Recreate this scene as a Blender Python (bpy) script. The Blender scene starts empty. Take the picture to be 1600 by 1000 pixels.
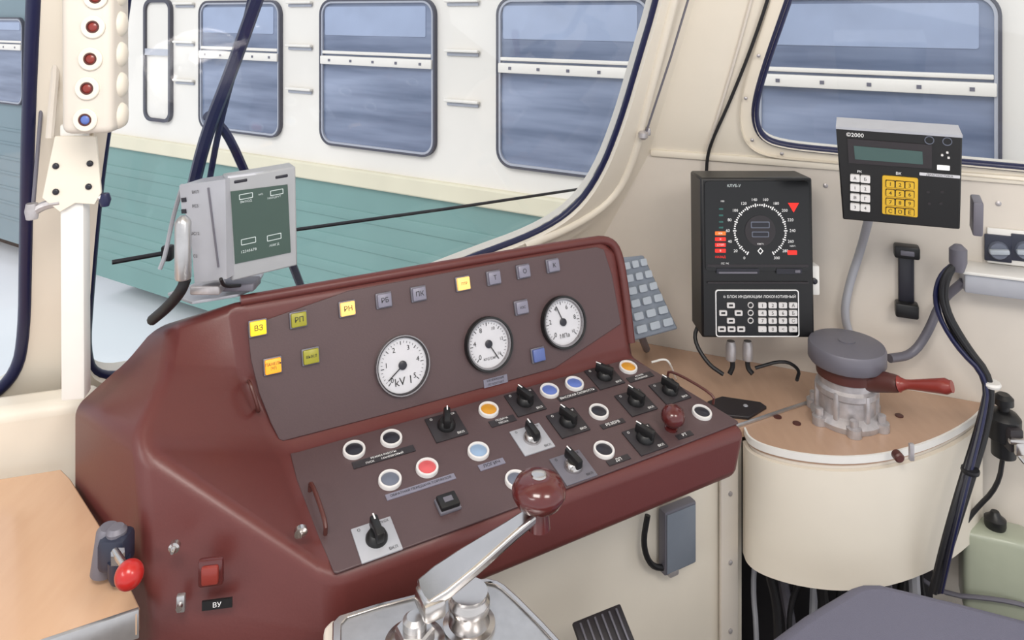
import bpy, bmesh, math, random
from mathutils import Vector, Matrix
from mathutils.geometry import tessellate_polygon
random.seed(4)
FP=1150.0; CX=800.0; CY=20.0; H=1.65
CAM=Vector((0,0,H))
V=Vector
def ray(px,py): return V(((px-CX)/FP,1.0,-(py-CY)/FP))
def at(px,py,Y): return CAM+ray(px,py)*Y
def UV(u,v,z): return V((u*.883-v*.469,u*.469+v*.883,z))
# ---------------------------------------------------------------- materials
def lin(c):
    r=[]
    for x in c:
        x/=255.0
        r.append(x/12.92 if x<=.04045 else ((x+.055)/1.055)**2.4)
    return (r[0],r[1],r[2],1)
def mat(name,col,rough=.5,metal=0.0,var=.06,scale=30,bump=0.0,emit=0.0,coat=0.0,spec=.5):
    m=bpy.data.materials.new(name); m.use_nodes=True
    nt=m.node_tree; b=nt.nodes['Principled BSDF']
    c=lin(col)
    tc=nt.nodes.new('ShaderNodeTexCoord'); nz=nt.nodes.new('ShaderNodeTexNoise')
    nz.inputs['Scale'].default_value=scale; nz.inputs['Detail'].default_value=3
    nt.links.new(tc.outputs['Object'],nz.inputs['Vector'])
    mx=nt.nodes.new('ShaderNodeMix'); mx.data_type='RGBA'
    mx.inputs[6].default_value=tuple(max(0,x*(1-var)) for x in c[:3])+(1,)
    mx.inputs[7].default_value=tuple(min(1,x*(1+var)) for x in c[:3])+(1,)
    nt.links.new(nz.outputs['Fac'],mx.inputs[0]); nt.links.new(mx.outputs[2],b.inputs['Base Color'])
    b.inputs['Roughness'].default_value=rough; b.inputs['Metallic'].default_value=metal
    b.inputs['Specular IOR Level'].default_value=spec
    b.inputs['Coat Weight'].default_value=coat
    if bump:
        bp=nt.nodes.new('ShaderNodeBump'); bp.inputs['Strength'].default_value=bump; bp.inputs['Distance'].default_value=.002
        nt.links.new(nz.outputs['Fac'],bp.inputs['Height']); nt.links.new(bp.outputs['Normal'],b.inputs['Normal'])
    if emit:
        nt.links.new(mx.outputs[2],b.inputs['Emission Color']); b.inputs['Emission Strength'].default_value=emit
    return m
def wood(name,c1,c2,rough=.3):
    m=mat(name,c1,rough,var=.0)
    nt=m.node_tree; b=nt.nodes['Principled BSDF']
    tc=nt.nodes.new('ShaderNodeTexCoord'); mp=nt.nodes.new('ShaderNodeMapping'); mp.inputs['Scale'].default_value=(30,6,6)
    mp.inputs['Rotation'].default_value=(0,0,.5)
    nz=nt.nodes.new('ShaderNodeTexNoise'); nz.inputs['Scale'].default_value=2; nz.inputs['Detail'].default_value=3
    nt.links.new(tc.outputs['Object'],mp.inputs[0]); nt.links.new(mp.outputs[0],nz.inputs['Vector'])
    mx=nt.nodes.new('ShaderNodeMix'); mx.data_type='RGBA'; mx.inputs[6].default_value=lin(c1); mx.inputs[7].default_value=lin(c2)
    nt.links.new(nz.outputs['Fac'],mx.inputs[0]); nt.links.new(mx.outputs[2],b.inputs['Base Color'])
    return m
M={}
M['cream']=mat('cream_paint',(230,222,208),.42,bump=.05,var=.03,scale=12)
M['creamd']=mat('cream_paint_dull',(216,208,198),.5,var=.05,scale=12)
M['white']=mat('white_enamel',(232,230,226),.4,var=.03)
M['burg']=mat('burgundy_paint',(94,46,44),.38,var=.05,scale=300,bump=.06)
M['burgp']=mat('burgundy_plate',(82,64,66),.40,var=.05,scale=300,bump=.08)
M['burgk']=mat('burgundy_plastic',(84,32,32),.2,coat=.4)
M['black']=mat('black_plastic',(22,22,24),.4)
M['blackg']=mat('black_gloss',(12,13,16),.2)
M['dark']=mat('dark_plate',(44,40,44),.45)
M['rubber']=mat('navy_rubber',(24,28,66),.35)
M['rub2']=mat('black_rubber',(24,24,28),.5)
M['navy']=mat('navy_plastic',(40,44,62),.35)
M['grey']=mat('grey_metal',(176,178,186),.4,metal=.2)
M['greyd']=mat('grey_dark_metal',(112,110,120),.45,metal=.2)
M['bezel']=mat('gauge_bezel_metal',(150,146,148),.25,metal=.8)
M['keypad']=mat('grey_blue_plastic',(122,130,142),.45)
M['keyl']=mat('light_grey_key',(168,176,186),.4)
M['chrome']=mat('chrome',(200,196,194),.2,metal=1,var=.12,scale=20)
M['alu']=mat('brushed_aluminium',(190,190,192),.3,metal=.8,var=.15,scale=60,bump=.1)
M['zinc']=mat('cast_zinc',(184,180,182),.38,metal=.5,var=.35,scale=50,bump=.6)
M['wood']=wood('light_laminate',(208,172,142),(200,162,132),.16)
M['woodr']=wood('brown_laminate',(192,160,136),(180,148,126),.25)
M['wtxt']=mat('white_print',(235,235,235),.5,emit=.15)
M['btxt']=mat('black_print',(24,24,26),.5)
M['dial']=mat('dial_face',(204,204,210),.35)
M['ylit']=mat('lit_yellow',(240,200,34),.4,emit=.45)
M['olit']=mat('lit_orange',(245,160,40),.4,emit=.45)
M['wlit']=mat('lit_orange_cream',(250,196,110),.4,emit=.55)
M['olive']=mat('olive_lens',(150,146,40),.35)
M['gbtn']=mat('grey_lens',(126,124,140),.35)
M['bbtn']=mat('blue_lens',(88,104,160),.35)
M['red']=mat('red_plastic',(178,28,24),.3,coat=.3)
M['redh']=mat('red_handle',(134,48,40),.35,coat=.2)
M['brn']=mat('dark_brown_metal',(84,46,42),.4)
M['redled']=mat('red_lamp',(230,40,30),.4,emit=.6)
M['orgled']=mat('orange_lamp',(235,110,40),.4,emit=.6)
M['grnled']=mat('green_lamp',(46,96,90),.4,emit=.1)
M['orng']=mat('amber_cap',(204,144,44),.35)
M['blue']=mat('blue_cap',(92,114,184),.35)
M['lblue']=mat('light_blue_cap',(140,165,195),.35)
M['pink']=mat('red_cap',(206,90,94),.35)
M['white2']=mat('white_plastic_ring',(218,216,216),.35)
M['mcap']=mat('black_cap',(34,34,44),.35)
M['gcap']=mat('grey_blue_cap',(104,110,126),.35)
M['lcdg']=mat('lcd_grey_green',(62,86,84),.2,emit=.05)
M['lcdt']=mat('lcd_marks',(190,200,200),.4,emit=.2)
M['yel']=mat('yellow_key',(214,172,46),.45)
M['seat']=mat('seat_fabric',(108,108,126),.8,bump=.4,scale=400)
M['snow']=mat('snow',(240,240,242),.8,var=.05,scale=1)
M['tw']=mat('carriage_white',(232,226,216),.45,var=.1,scale=1.5)
M['ty']=mat('carriage_yellowed',(222,214,188),.5,var=.12,scale=3)
M['tg']=mat('carriage_green',(116,150,144),.5,var=.12,scale=2)
M['tgd']=mat('carriage_grey_green',(120,138,144),.5,var=.1,scale=2)
M['under']=mat('underframe_dark',(40,38,42),.7)
M['rimd']=mat('window_rubber_seal',(74,74,84),.5)
M['blind']=mat('pale_window_blind',(156,168,192),.4,var=.15,scale=6,coat=.3)
M['greenbox']=mat('pale_green_tank',(166,172,154),.35,coat=.2)
M['floor']=mat('floor_lino',(96,84,76),.6)
M['monf']=mat('monitor_bezel',(158,160,164),.4)
M['screen']=mat('monitor_glass',(52,74,66),.2,coat=.3)
def painted_reflection_glass():  # streaky reflections are painted into the glass colour
    m=mat('carriage_glass_painted_reflections',(96,108,128),.2,var=.0,coat=.4); nt=m.node_tree; b=nt.nodes['Principled BSDF']
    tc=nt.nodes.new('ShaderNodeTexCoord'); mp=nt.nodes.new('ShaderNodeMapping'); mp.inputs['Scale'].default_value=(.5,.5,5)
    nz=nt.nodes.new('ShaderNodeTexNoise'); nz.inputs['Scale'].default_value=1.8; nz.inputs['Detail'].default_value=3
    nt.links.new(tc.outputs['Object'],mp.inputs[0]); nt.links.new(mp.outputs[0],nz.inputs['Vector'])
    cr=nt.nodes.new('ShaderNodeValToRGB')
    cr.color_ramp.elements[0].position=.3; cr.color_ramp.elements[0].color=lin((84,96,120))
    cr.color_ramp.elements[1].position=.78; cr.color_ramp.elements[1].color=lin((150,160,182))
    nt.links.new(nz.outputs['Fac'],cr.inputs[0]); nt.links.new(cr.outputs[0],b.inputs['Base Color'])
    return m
M['tglass']=painted_reflection_glass()
def clear_glass():
    m=bpy.data.materials.new('clear_window_glass'); m.use_nodes=True; nt=m.node_tree; nt.nodes.clear()
    o=nt.nodes.new('ShaderNodeOutputMaterial'); mx=nt.nodes.new('ShaderNodeMixShader'); mx.inputs[0].default_value=.04
    t=nt.nodes.new('ShaderNodeBsdfTransparent'); t.inputs[0].default_value=(.95,.97,1,1)
    g=nt.nodes.new('ShaderNodeBsdfGlossy'); g.inputs['Roughness'].default_value=.03
    nt.links.new(t.outputs[0],mx.inputs[1]); nt.links.new(g.outputs[0],mx.inputs[2]); nt.links.new(mx.outputs[0],o.inputs[0])
    return m
M['glass']=clear_glass()
# ---------------------------------------------------------------- frames
def frame(o,x,y,n):
    m=Matrix.Identity(4)
    for i in range(3):
        m[i][0]=x[i]; m[i][1]=y[i]; m[i][2]=n[i]; m[i][3]=o[i]
    return m
class Plane:
    def __init__(s,o,x,up):
        s.o=V(o); s.x=V(x).normalized(); s.n=s.x.cross(V(up)).normalized(); s.y=s.n.cross(s.x)
    def off(s,d): return Plane(s.o+s.n*d,s.x,s.y)
    def hit(s,px,py,off=0):
        d=ray(px,py); o=s.o+s.n*off
        t=(o-CAM).dot(s.n)/d.dot(s.n); return CAM+d*t
    def loc(s,P): d=P-s.o; return (d.dot(s.x),d.dot(s.y))
    def l2(s,px,py): return s.loc(s.hit(px,py))
    def M(s): return frame(s.o,s.x,s.y,s.n)
    def Mat(s,px,py,rot=0,off=0):
        m=frame(s.hit(px,py)+s.n*off,s.x,s.y,s.n)
        return m@Matrix.Rotation(rot,4,'Z') if rot else m
    def xyz(s,z,t):
        k=(z-s.o.z)/s.y.z
        return s.o+s.y*k+s.x*t
def meet(A,B,z):
    a=A.xyz(z,0); b=B.xyz(z,0)
    d=A.x.x*-B.x.y+B.x.x*A.x.y
    rx=b.x-a.x; ry=b.y-a.y
    t=(rx*-B.x.y+B.x.x*ry)/d
    return a+A.x*t
def chaikin(p,n=2,closed=True):
    for _ in range(n):
        q=[]
        N=len(p)
        for i in range(N if closed else N-1):
            a=p[i]; b=p[(i+1)%N]
            q.append(tuple(a[k]*.75+b[k]*.25 for k in range(len(a)))); q.append(tuple(a[k]*.25+b[k]*.75 for k in range(len(a))))
        if not closed: q=[tuple(p[0])]+q+[tuple(p[-1])]
        p=q
    return p
def rrect(w,h,r,n=5,cx=0,cy=0):
    pts=[]
    for (sx,sy,a0) in ((1,1,0),(-1,1,90),(-1,-1,180),(1,-1,270)):
        for i in range(n+1):
            a=math.radians(a0+90*i/n)
            pts.append((cx+sx*(w/2-r)+r*math.cos(a),cy+sy*(h/2-r)+r*math.sin(a)))
    return pts
def circ(r,n=32,cx=0,cy=0): return [(cx+r*math.cos(2*math.pi*i/n),cy+r*math.sin(2*math.pi*i/n)) for i in range(n)]
_tc={}
def text_geo(s):
    if s in _tc: return _tc[s]
    cu=bpy.data.curves.new('t','FONT'); cu.body=s; cu.size=1; cu.align_x='CENTER'; cu.align_y='CENTER'; cu.resolution_u=2
    ob=bpy.data.objects.new('t',cu); bpy.context.scene.collection.objects.link(ob)
    dg=bpy.context.evaluated_depsgraph_get(); me=bpy.data.meshes.new_from_object(ob.evaluated_get(dg))
    vs=[v.co.copy() for v in me.vertices]; fs=[list(p.vertices) for p in me.polygons]
    bpy.data.objects.remove(ob); bpy.data.curves.remove(cu); bpy.data.meshes.remove(me)
    _tc[s]=(vs,fs); return _tc[s]
class MB:
    def __init__(s): s.v=[];s.f=[];s.mi=[];s.mats=[]
    def add(s,vs,fs,m,T=None):
        m=M[m]
        if m not in s.mats: s.mats.append(m)
        k=s.mats.index(m); b=len(s.v)
        for v in vs:
            v=V(v); s.v.append(T@v if T else v)
        for f in fs: s.f.append([b+i for i in f]); s.mi.append(k)
        return s
    def bm(s,bm,m,T=None):
        bm.verts.ensure_lookup_table(); bm.verts.index_update()
        vs=[v.co.copy() for v in bm.verts]; fs=[[v.index for v in f.verts] for f in bm.faces]; bm.free()
        return s.add(vs,fs,m,T)
    def box(s,T,c,size,m,bev=0,seg=2):
        bm=bmesh.new(); bmesh.ops.create_cube(bm,size=1)
        for v in bm.verts: v.co=V((v.co.x*size[0]+c[0],v.co.y*size[1]+c[1],v.co.z*size[2]+c[2]))
        if bev: bmesh.ops.bevel(bm,geom=list(bm.edges),offset=min(bev,min(size)*.45),segments=seg,affect='EDGES',profile=.5)
        return s.bm(bm,m,T)
    def prism(s,T,poly,z0,z1,m,holes=None):
        loops=[poly]+(holes or []); vs=[];fs=[]
        for z in (z0,z1):
            for L in loops: vs+= [(p[0],p[1],z) for p in L]
        n=sum(len(L) for L in loops)
        if holes:
            tr=tessellate_polygon([[V((p[0],p[1],0)) for p in L] for L in loops])
            fs+=[list(t) for t in tr]+[[i+n for i in t][::-1] for t in tr]
        else:
            fs+=[list(range(n))[::-1],[i+n for i in range(n)]]
        b=0
        for L in loops:
            k=len(L)
            for i in range(k):
                a=b+i; c=b+(i+1)%k; fs.append([a,c,c+n,a+n])
            b+=k
        return s.add(vs,fs,m,T)
    def lathe(s,T,prof,m,n=32,sx=1,sy=1):
        vs=[];fs=[]
        for r,z in prof:
            for i in range(n):
                a=2*math.pi*i/n; vs.append((r*math.cos(a)*sx,r*math.sin(a)*sy,z))
        for j in range(len(prof)-1):
            for i in range(n):
                a=j*n+i;b=j*n+(i+1)%n; fs.append([a,b,b+n,a+n])
        fs.append(list(range(n))[::-1]); k=(len(prof)-1)*n; fs.append([k+i for i in range(n)])
        return s.add(vs,fs,m,T)
    def ring(s,T,ri,ro,z0,z1,m,n=36):
        return s.lathe_open(T,[(ro,z0),(ro,z1*.8+z0*.2),(ro-.15*(ro-ri),z1),(ri+.15*(ro-ri),z1),(ri,z1*.8+z0*.2),(ri,z0)],m,n)
    def lathe_open(s,T,prof,m,n=36):
        vs=[];fs=[];P=len(prof)
        for r,z in prof:
            for i in range(n):
                a=2*math.pi*i/n; vs.append((r*math.cos(a),r*math.sin(a),z))
        for j in range(P):
            for i in range(n):
                a=j*n+i;b=j*n+(i+1)%n;c=((j+1)%P)*n; fs.append([a,b,c+(i+1)%n,c+i])
        return s.add(vs,fs,m,T)
    def tube(s,pts,r,m,n=10,closed=False,sm=2):
        pts=[tuple(p) for p in pts]
        if sm: pts=chaikin(pts,sm,closed)
        pts=[V(p) for p in pts]; N=len(pts); vs=[];fs=[]
        up=None
        for i,p in enumerate(pts):
            if closed: d=(pts[(i+1)%N]-pts[i-1])
            else: d=pts[min(i+1,N-1)]-pts[max(i-1,0)]
            d.normalize()
            if up is None:
                up=V((0,0,1)) if abs(d.z)<.9 else V((1,0,0))
            a=(up-d*up.dot(d)).normalized(); up=a; b=d.cross(a)
            rr=r if not callable(r) else r(i/(N-1))
            for k in range(n):
                t=2*math.pi*k/n; vs.append(p+a*rr*math.cos(t)+b*rr*math.sin(t))
        for i in range(N if closed else N-1):
            for k in range(n):
                a=i*n+k;b=i*n+(k+1)%n;c=((i+1)%N)*n
                fs.append([a,b,c+(k+1)%n,c+k])
        if not closed: fs.append(list(range(n))[::-1]); fs.append([(N-1)*n+k for k in range(n)])
        return s.add(vs,fs,m)
    def text(s,T,t,size,m,c=(0,0,0),sx=1):
        vs,fs=text_geo(t)
        return s.add([(v.x*size*sx+c[0],v.y*size+c[1],c[2]+.0004) for v in vs],fs,m,T)
WP={}
def _link(o): bpy.context.scene.collection.objects.link(o)
def thing(name,label,cat,origin,group=None):
    o=bpy.data.objects.new(name,None); _link(o); o.empty_display_size=.02
    o.location=V(origin); WP[o.name]=V(origin); o['label']=label; o['category']=cat
    if group:o['group']=group
    return o
def mesh(name,mb,parent=None,label=None,bevel=0,seg=2,cat=None,group=None,origin=None,sharp=38,fix=True,kind=None,ang=30):
    me=bpy.data.meshes.new(name)
    xs=[v.x for v in mb.v];ys=[v.y for v in mb.v];zs=[v.z for v in mb.v]
    o=V(origin) if origin is not None else V(((min(xs)+max(xs))/2,(min(ys)+max(ys))/2,(min(zs) if parent is None else (min(zs)+max(zs))/2)))
    me.from_pydata([v-o for v in mb.v],[],mb.f)
    for m in mb.mats: me.materials.append(m)
    me.polygons.foreach_set('material_index',mb.mi); me.update()
    if fix:
        b=bmesh.new(); b.from_mesh(me); bmesh.ops.recalc_face_normals(b,faces=b.faces); b.to_mesh(me); b.free()
    me.polygons.foreach_set('use_smooth',[True]*len(me.polygons)); me.set_sharp_from_angle(angle=math.radians(sharp))
    ob=bpy.data.objects.new(name,me); _link(ob); WP[ob.name]=o
    if parent is not None: ob.parent=parent; ob.location=o-WP[parent.name]
    else: ob.location=o
    if label: ob['label']=label
    if cat: ob['category']=cat
    if group: ob['group']=group
    if kind: ob['kind']=kind
    if bevel:
        md=ob.modifiers.new('b','BEVEL'); md.width=bevel; md.segments=seg; md.limit_method='ANGLE'; md.angle_limit=math.radians(ang); md.harden_normals=False
    return ob
I4=Matrix.Identity(4)
def T(p): return Matrix.Translation(V(p))
# ---------------------------------------------------------------- planes
UD=V((.883,.469,0)); Z=V((0,0,1))
PNL=Plane(UV(0,1.25,.934),UD,UV(0,1.32,1.16)-UV(0,1.25,.934))
DSK=Plane(UV(0,1.0,.88),UD,UV(0,1.25,.934)-UV(0,1.0,.88))
WS=Plane((-.775,1.357,1.03),(.819,.574,0),(.574*.45,-.819*.45,1))
WR=Plane((.38,2.04,0),(.92,-.392,0),Z)
WU=Plane((.38,2.04,1.26),(.92,-.392,0),(-.118,-.276,1))
WLd=V((.954,.30,0)).normalized()
e0_=WS.hit(92,640); e1_=WS.hit(128,-20); ed=(e1_-e0_)/(e1_.z-e0_.z)
def edge(z): return e0_+ed*(z-e0_.z)
WL=Plane(e0_,WLd,ed)
# ---------------------------------------------------------------- structure
c_t=meet(WS,WU,2.3); c_m=meet(WS,WU,1.26); c_b=meet(WS,WR,.5)
l_t=edge(2.3); l_b=edge(.5)
ws_px=[(215,-150),(198,0),(165,210),(150,330),(138,480),(134,552),(146,592),(200,592),(400,530),(600,462),(740,405),(840,368),(900,330),(940,275),(972,195),(1003,90),(1030,0),(1062,-150)]
ws_in=chaikin([WS.l2(*p) for p in ws_px],2)
mb=MB(); mb.prism(WS.M(),[WS.loc(p) for p in (l_t,l_b,c_b,c_m,c_t)],-.04,0,'cream',[ws_in])
mesh('wall_front',mb,kind='structure')
mb=MB(); ring_out=chaikin([WS.l2(*p) for p in [(p[0]+( -22 if p[0]<600 else 26)*(1 if p[1]<580 else .6),p[1]+(0 if p[1]<250 else 14)) for p in ws_px]],2)
mb.prism(WS.M(),ring_out,0,.012,'cream',[ws_in]); mesh('trim_1',mb,kind='structure',bevel=.005,seg=3)
mb=MB(); mb.prism(WS.M(),ws_in,-.022,-.018,'glass'); win=mesh('window_1',mb,kind='structure')
mb=MB(); mb.tube([WS.o+WS.x*p[0]+WS.y*p[1]-WS.n*.008 for p in ws_in],.009,'rubber',10,True,0); mesh('trim_2',mb,kind='structure')
# right wall
sz=1.26
tb_=WR.loc(c_b)
wr_out=[(tb_[0],0),WR.loc(WR.xyz(0,1.6)),WR.loc(WR.xyz(sz,1.6)),WR.loc(c_m),tb_]
mb=MB(); mb.prism(WR.M(),wr_out,-.06,0,'creamd'); mb.box(WR.M(),(.805,sz+.004,-.018),(1.60,.02,.06),'cream',.006)
for px,py in ((1215,283),(1290,290),(1560,318)):
    mb.lathe(WR.Mat(px,py),[(.006,0),(.006,.002),(.002,.004)],'zinc',12)
mesh('wall_right',mb,kind='structure')
wu_px=[(1275,-130),(1232,0),(1200,90),(1182,150),(1178,185),(1188,214),(1218,228),(1300,237),(1600,264),(1800,282),(1900,285),(1950,-130)]
wu_in=chaikin([WU.l2(*p) for p in wu_px],2)
mb=MB(); mb.prism(WU.M(),[WU.loc(p) for p in (c_t,c_m,WU.xyz(1.26,1.6),WU.xyz(2.3,1.6))],-.04,0,'cream',[wu_in])
mesh('wall_right.001',mb,kind='structure')
wo_px=[(1240,-130),(1205,0),(1175,90),(1158,150),(1156,195),(1168,226),(1200,243),(1290,250),(1600,279),(1800,296),(1930,300),(1990,-130)]
mb=MB(); mb.prism(WU.M(),chaikin([WU.l2(*p) for p in wo_px],2),0,.014,'cream',[wu_in])
for px,py in ((1176,215),(1222,236),(1330,247),(1460,260),(1166,150),(1186,84)): mb.lathe(WU.Mat(px,py,off=.014),[(.005,0),(.005,.002),(.002,.004)],'zinc',12)
mesh('trim_3',mb,kind='structure',bevel=.005)
mb=MB(); mb.tube([WU.o+WU.x*p[0]+WU.y*p[1]-WU.n*.004 for p in wu_in],.01,'rubber',10,True,0); mesh('trim_4',mb,kind='structure')
mb=MB(); mb.prism(WU.M(),wu_in,-.03,-.026,'glass'); mesh('window_2',mb,kind='structure')
mb=MB(); mb.tube([WS.hit(1075,-90,.012),WS.hit(1045,30,.012),WS.hit(1010,165,.012),WS.hit(990,250,.012),WS.hit(960,310,.012),WS.hit(900,352,.012),WS.hit(820,385,.012)],.012,'cream',10)
mesh('trim_5',mb,kind='structure')
mb=MB(); mb.tube([WU.hit(1190,-60,.004),WU.hit(1150,90,.004),WU.hit(1105,235,.004)],.0045,'creamd',8); mesh('trim_6',mb,kind='structure')
# left wall
lin_px=[(60,-150),(52,0),(44,200),(40,400),(38,520),(26,585),(-20,628),(-120,640),(-400,690),(-500,640),(-500,-150)]
l_in=chaikin([WL.l2(*p) for p in lin_px],2)
mb=MB(); mb.prism(WL.M(),[WL.loc(p) for p in (l_t,l_t-WLd*1.5,l_b-WLd*1.5,l_b)],-.04,0,'cream',[l_in])
mesh('wall_left',mb,kind='structure')
mb=MB(); mb.tube([WL.o+WL.x*p[0]+WL.y*p[1]-WL.n*.004 for p in l_in],.011,'rubber',10,True,0); mesh('trim_7',mb,kind='structure')
mb=MB(); mb.prism(WL.M(),l_in,-.03,-.026,'glass'); mesh('window_3',mb,kind='structure')
LL=Plane((-.74,1.262,0),(.954,.3,0),Z)
mb=MB(); mb.prism(LL.M(),[(-1.2,0),(0.02,0),(.02,.985),(-1.2,.985)],-.07,0,'cream'); mesh('wall_left.001',mb,kind='structure',bevel=.02,seg=4)
mb=MB(); mb.box(I4,(0,.9,-.02),(3.4,3.2,.04),'floor'); mesh('floor',mb,kind='structure')
mb=MB(); mb.box(I4,(.05,.35,2.33),(3.3,2.3,.04),'cream'); mesh('ceiling',mb,kind='structure')
# ---------------------------------------------------------------- outside
TN=V((.515,.857,0)).normalized(); TD=V((.857,-.515,0)).normalized()
TR=Plane(TN*3.5,TD,Z)
s0=TR.l2(150,100)[0]; s1=TR.l2(2100,100)[0]
ground=-.75
car=thing('passenger_carriage','white and green ribbed railway passenger carriage on next track','train carriage',TR.o+V((0,0,ground)))
mb=MB(); mb.prism(TR.M(),[(s0,.66),(s1,.66),(s1,2.9),(s0,2.9)],-1.5,0,'tw')
mesh('upper_body',mb,car)
mb=MB(); mb.prism(TR.M(),[(s0,.55),(s1,.55),(s1,.66),(s0,.66)],-1.5,.035,'ty'); mesh('waist_rail',mb,car,bevel=.012)
mb=MB(); mb.prism(TR.M(),[(s0,-.55),(s1,-.55),(s1,.56),(s0,.56)],-1.5,.0,'tg')
for z in (.36,.18,0,-.18,-.36):
    mb.box(TR.M(),((s0+s1)/2,z,.0),(s1-s0,.07,.014),'tg',.006,3)
mesh('ribbed_lower_body',mb,car)
mb=MB(); mb.prism(TR.M(),[(s0,-.75),(s1,-.75),(s1,-.55),(s0,-.55)],-1.4,-.35,'under'); mesh('underframe',mb,car)
def carwin(pl,x0,x1,zb,zt,zr,par):
    w=x1-x0; h=zt-zb; cx=(x0+x1)/2; cy=(zb+zt)/2
    mb=MB(); mb.prism(pl.M(),rrect(w,h,.09,6,cx,cy),0,.012,'tglass'); g=mesh('carriage_window',mb,par)
    mb=MB(); mb.prism(pl.M(),rrect(w+.014,h+.014,.097,6,cx,cy),0,.03,'rimd',[rrect(w-.010,h-.010,.086,6,cx,cy)]); mesh('window_seal',mb,g)
    mb=MB(); mb.prism(pl.M(),rrect(w-.012,h-.012,.085,6,cx,cy),.01,.026,'grey',[rrect(w-.038,h-.038,.073,6,cx,cy)])
    mesh('window_frame',mb,g)
    mb=MB(); mb.prism(pl.M(),rrect(w-.10,zt-zr-.20,.01,3,cx-.02,zt-.04-(zt-zr-.20)/2),.012,.015,'blind'); mesh('window_blind',mb,g)
    mb=MB(); mb.box(pl.M(),(cx,zr,.025),(w-.02,.055,.03),'tw',.006); mb.box(pl.M(),(cx,zr+.05,.02),(w-.04,.02,.02),'tw',.004)
    for k in range(5): mb.box(pl.M(),(cx-w*.4+w*.8*k/4,zr,.041),(.018,.016,.003),'greyd')
    mesh('vent_rail',mb,g)
for a,b in ((316,441),(505,682),(781,1018),(1185,1562)):
    carwin(TR,TR.l2(a,100)[0],TR.l2(b,100)[0],.80,1.73,1.345,car)
x0=TR.l2(229,100)[0];x1=TR.l2(271,100)[0]
mb=MB(); mb.prism(TR.M(),rrect(x1-x0,.95,.08,6,(x0+x1)/2,1.28),0,.03,'rimd',[rrect(x1-x0-.05,.9,.06,6,(x0+x1)/2,1.28)])
mb.prism(TR.M(),rrect(x1-x0-.05,.9,.06,6,(x0+x1)/2,1.28),0,.012,'tw'); mb.box(TR.M(),((x0+x1)/2,1.345,.02),(x1-x0-.05,.05,.02),'grey')
mesh('narrow_panel',mb,car)
for px in (724,470,290,1090):
    for z in (1.43,1.14,1.72):
        sx=TR.l2(px,100)[0]
        mb=MB(); mb.box(TR.M(),(sx,z,.02),(.24,.018,.03),'tw',.008); mb.box(TR.M(),(sx,z-.02,.006),(.22,.02,.012),'grey',.004)
        mesh('louvre',mb,car)
s2=s0-.6; s3=s0-9
c2=thing('passenger_carriage','grey-green ribbed railway carriage standing on snow','train carriage',TR.o+TR.x*s2+V((0,0,ground)))
mb=MB(); mb.prism(TR.M(),[(s3,-.5),(s2,-.5),(s2,2.9),(s3,2.9)],-1.5,0,'tgd')
for z in (.55,.42,.28,.14,0,-.14,-.28): mb.box(TR.M(),((s2+s3)/2,z,.0),(s2-s3,.03,.02),'tgd',.009)
mesh('carriage_body',mb,c2)
mb=MB(); mb.prism(TR.M(),[(s3,-.75),(s2,-.75),(s2,-.5),(s3,-.5)],-1.4,-.35,'under'); mesh('underframe',mb,c2)
for k in range(3): carwin(TR,s2-1.6-2.2*k,s2-.55-2.2*k,.80,1.6,1.33,c2)
mb=MB(); mb.box(I4,(0,14,ground-.05),(60,60,.1),'snow'); g=mesh('ground',mb,kind='structure')
# wipers outside
WO=WS.off(-.07)
wp=thing('windscreen_wiper','dark blue windscreen wiper with twin arms outside the glass','wiper',WO.hit(300,290))
mb=MB(); mb.tube([WO.hit(415,-40),WO.hit(362,110),WO.hit(322,210),WO.hit(300,300)],.012,'rubber',8)
mesh('wiper_arm',mb,wp)
mb=MB(); mb.tube([WO.hit(400,-40,-.01),WO.hit(374,80,-.01),WO.hit(344,190,-.01),WO.hit(324,300,-.01)],.006,'rubber',8); mesh('wiper_blade',mb,wp)
mb=MB(); mb.tube([WO.hit(322,180,-.02),WO.hit(352,200,-.02),WO.hit(392,290,-.02)],.009,'rubber',8); mesh('wiper_link',mb,wp)
mb=MB(); mb.tube([WO.hit(440,370,-.02),WO.hit(475,460,-.02)],.009,'rubber',8); mesh('wiper_link',mb,wp)
mb=MB(); mb.tube([WO.hit(440,362),WO.hit(700,326),WO.hit(955,288)],.004,'rub2',8,sm=0)  # thin dark rod along a line beyond the glass
mesh('outside_rod',mb,label='thin dark rod outside below the windscreen',cat='rail')
mb=MB(); mb.tube([WO.hit(175,410),WO.hit(260,395)],.0045,'rub2',8,sm=0)
mb.box(T(WO.hit(262,395)),(0,0,0),(.02,.02,.03),'rub2',.004); mesh('mirror_arm',mb,label='short dark metal arm outside the windscreen',cat='bracket')
# ---------------------------------------------------------------- console body
con=thing('control_console','burgundy painted driver console with gauges switches and buttons','control desk',UV(.6,1.25,0))
pts={}
def q(n,p): pts[n]=V(p)
q('a0',UV(.173,1.32,1.16)); q('a1',UV(.925,1.32,1.16)); q('a2',UV(.957,1.312,1.135)); q('b0',UV(.234,1.25,.934)); q('b1',UV(.952,1.25,.934))
q('c0',UV(.255,1.0,.88)); q('c1',UV(1.03,1.0,.88)); q('d0',UV(.262,1.0,.785)); q('d1',UV(1.015,1.012,.785))
q('e0',UV(.262,1.30,.72)); q('e1',UV(.99,1.30,.74))
q('k0',UV(.17,1.42,1.12)); q('k1',UV(.925,1.40,1.12)); q('k2',UV(.957,1.40,1.10)); q('k1b',UV(.957,1.40,.74)); q('k0b',UV(.17,1.42,.72)); q('k0c',UV(.17,1.42,.0))
q('B',at(266,508,1.22)); q('C',at(238,512,1.28)); q('D',at(257,582,1.13)); q('E',at(385,592,1.235))
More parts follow.
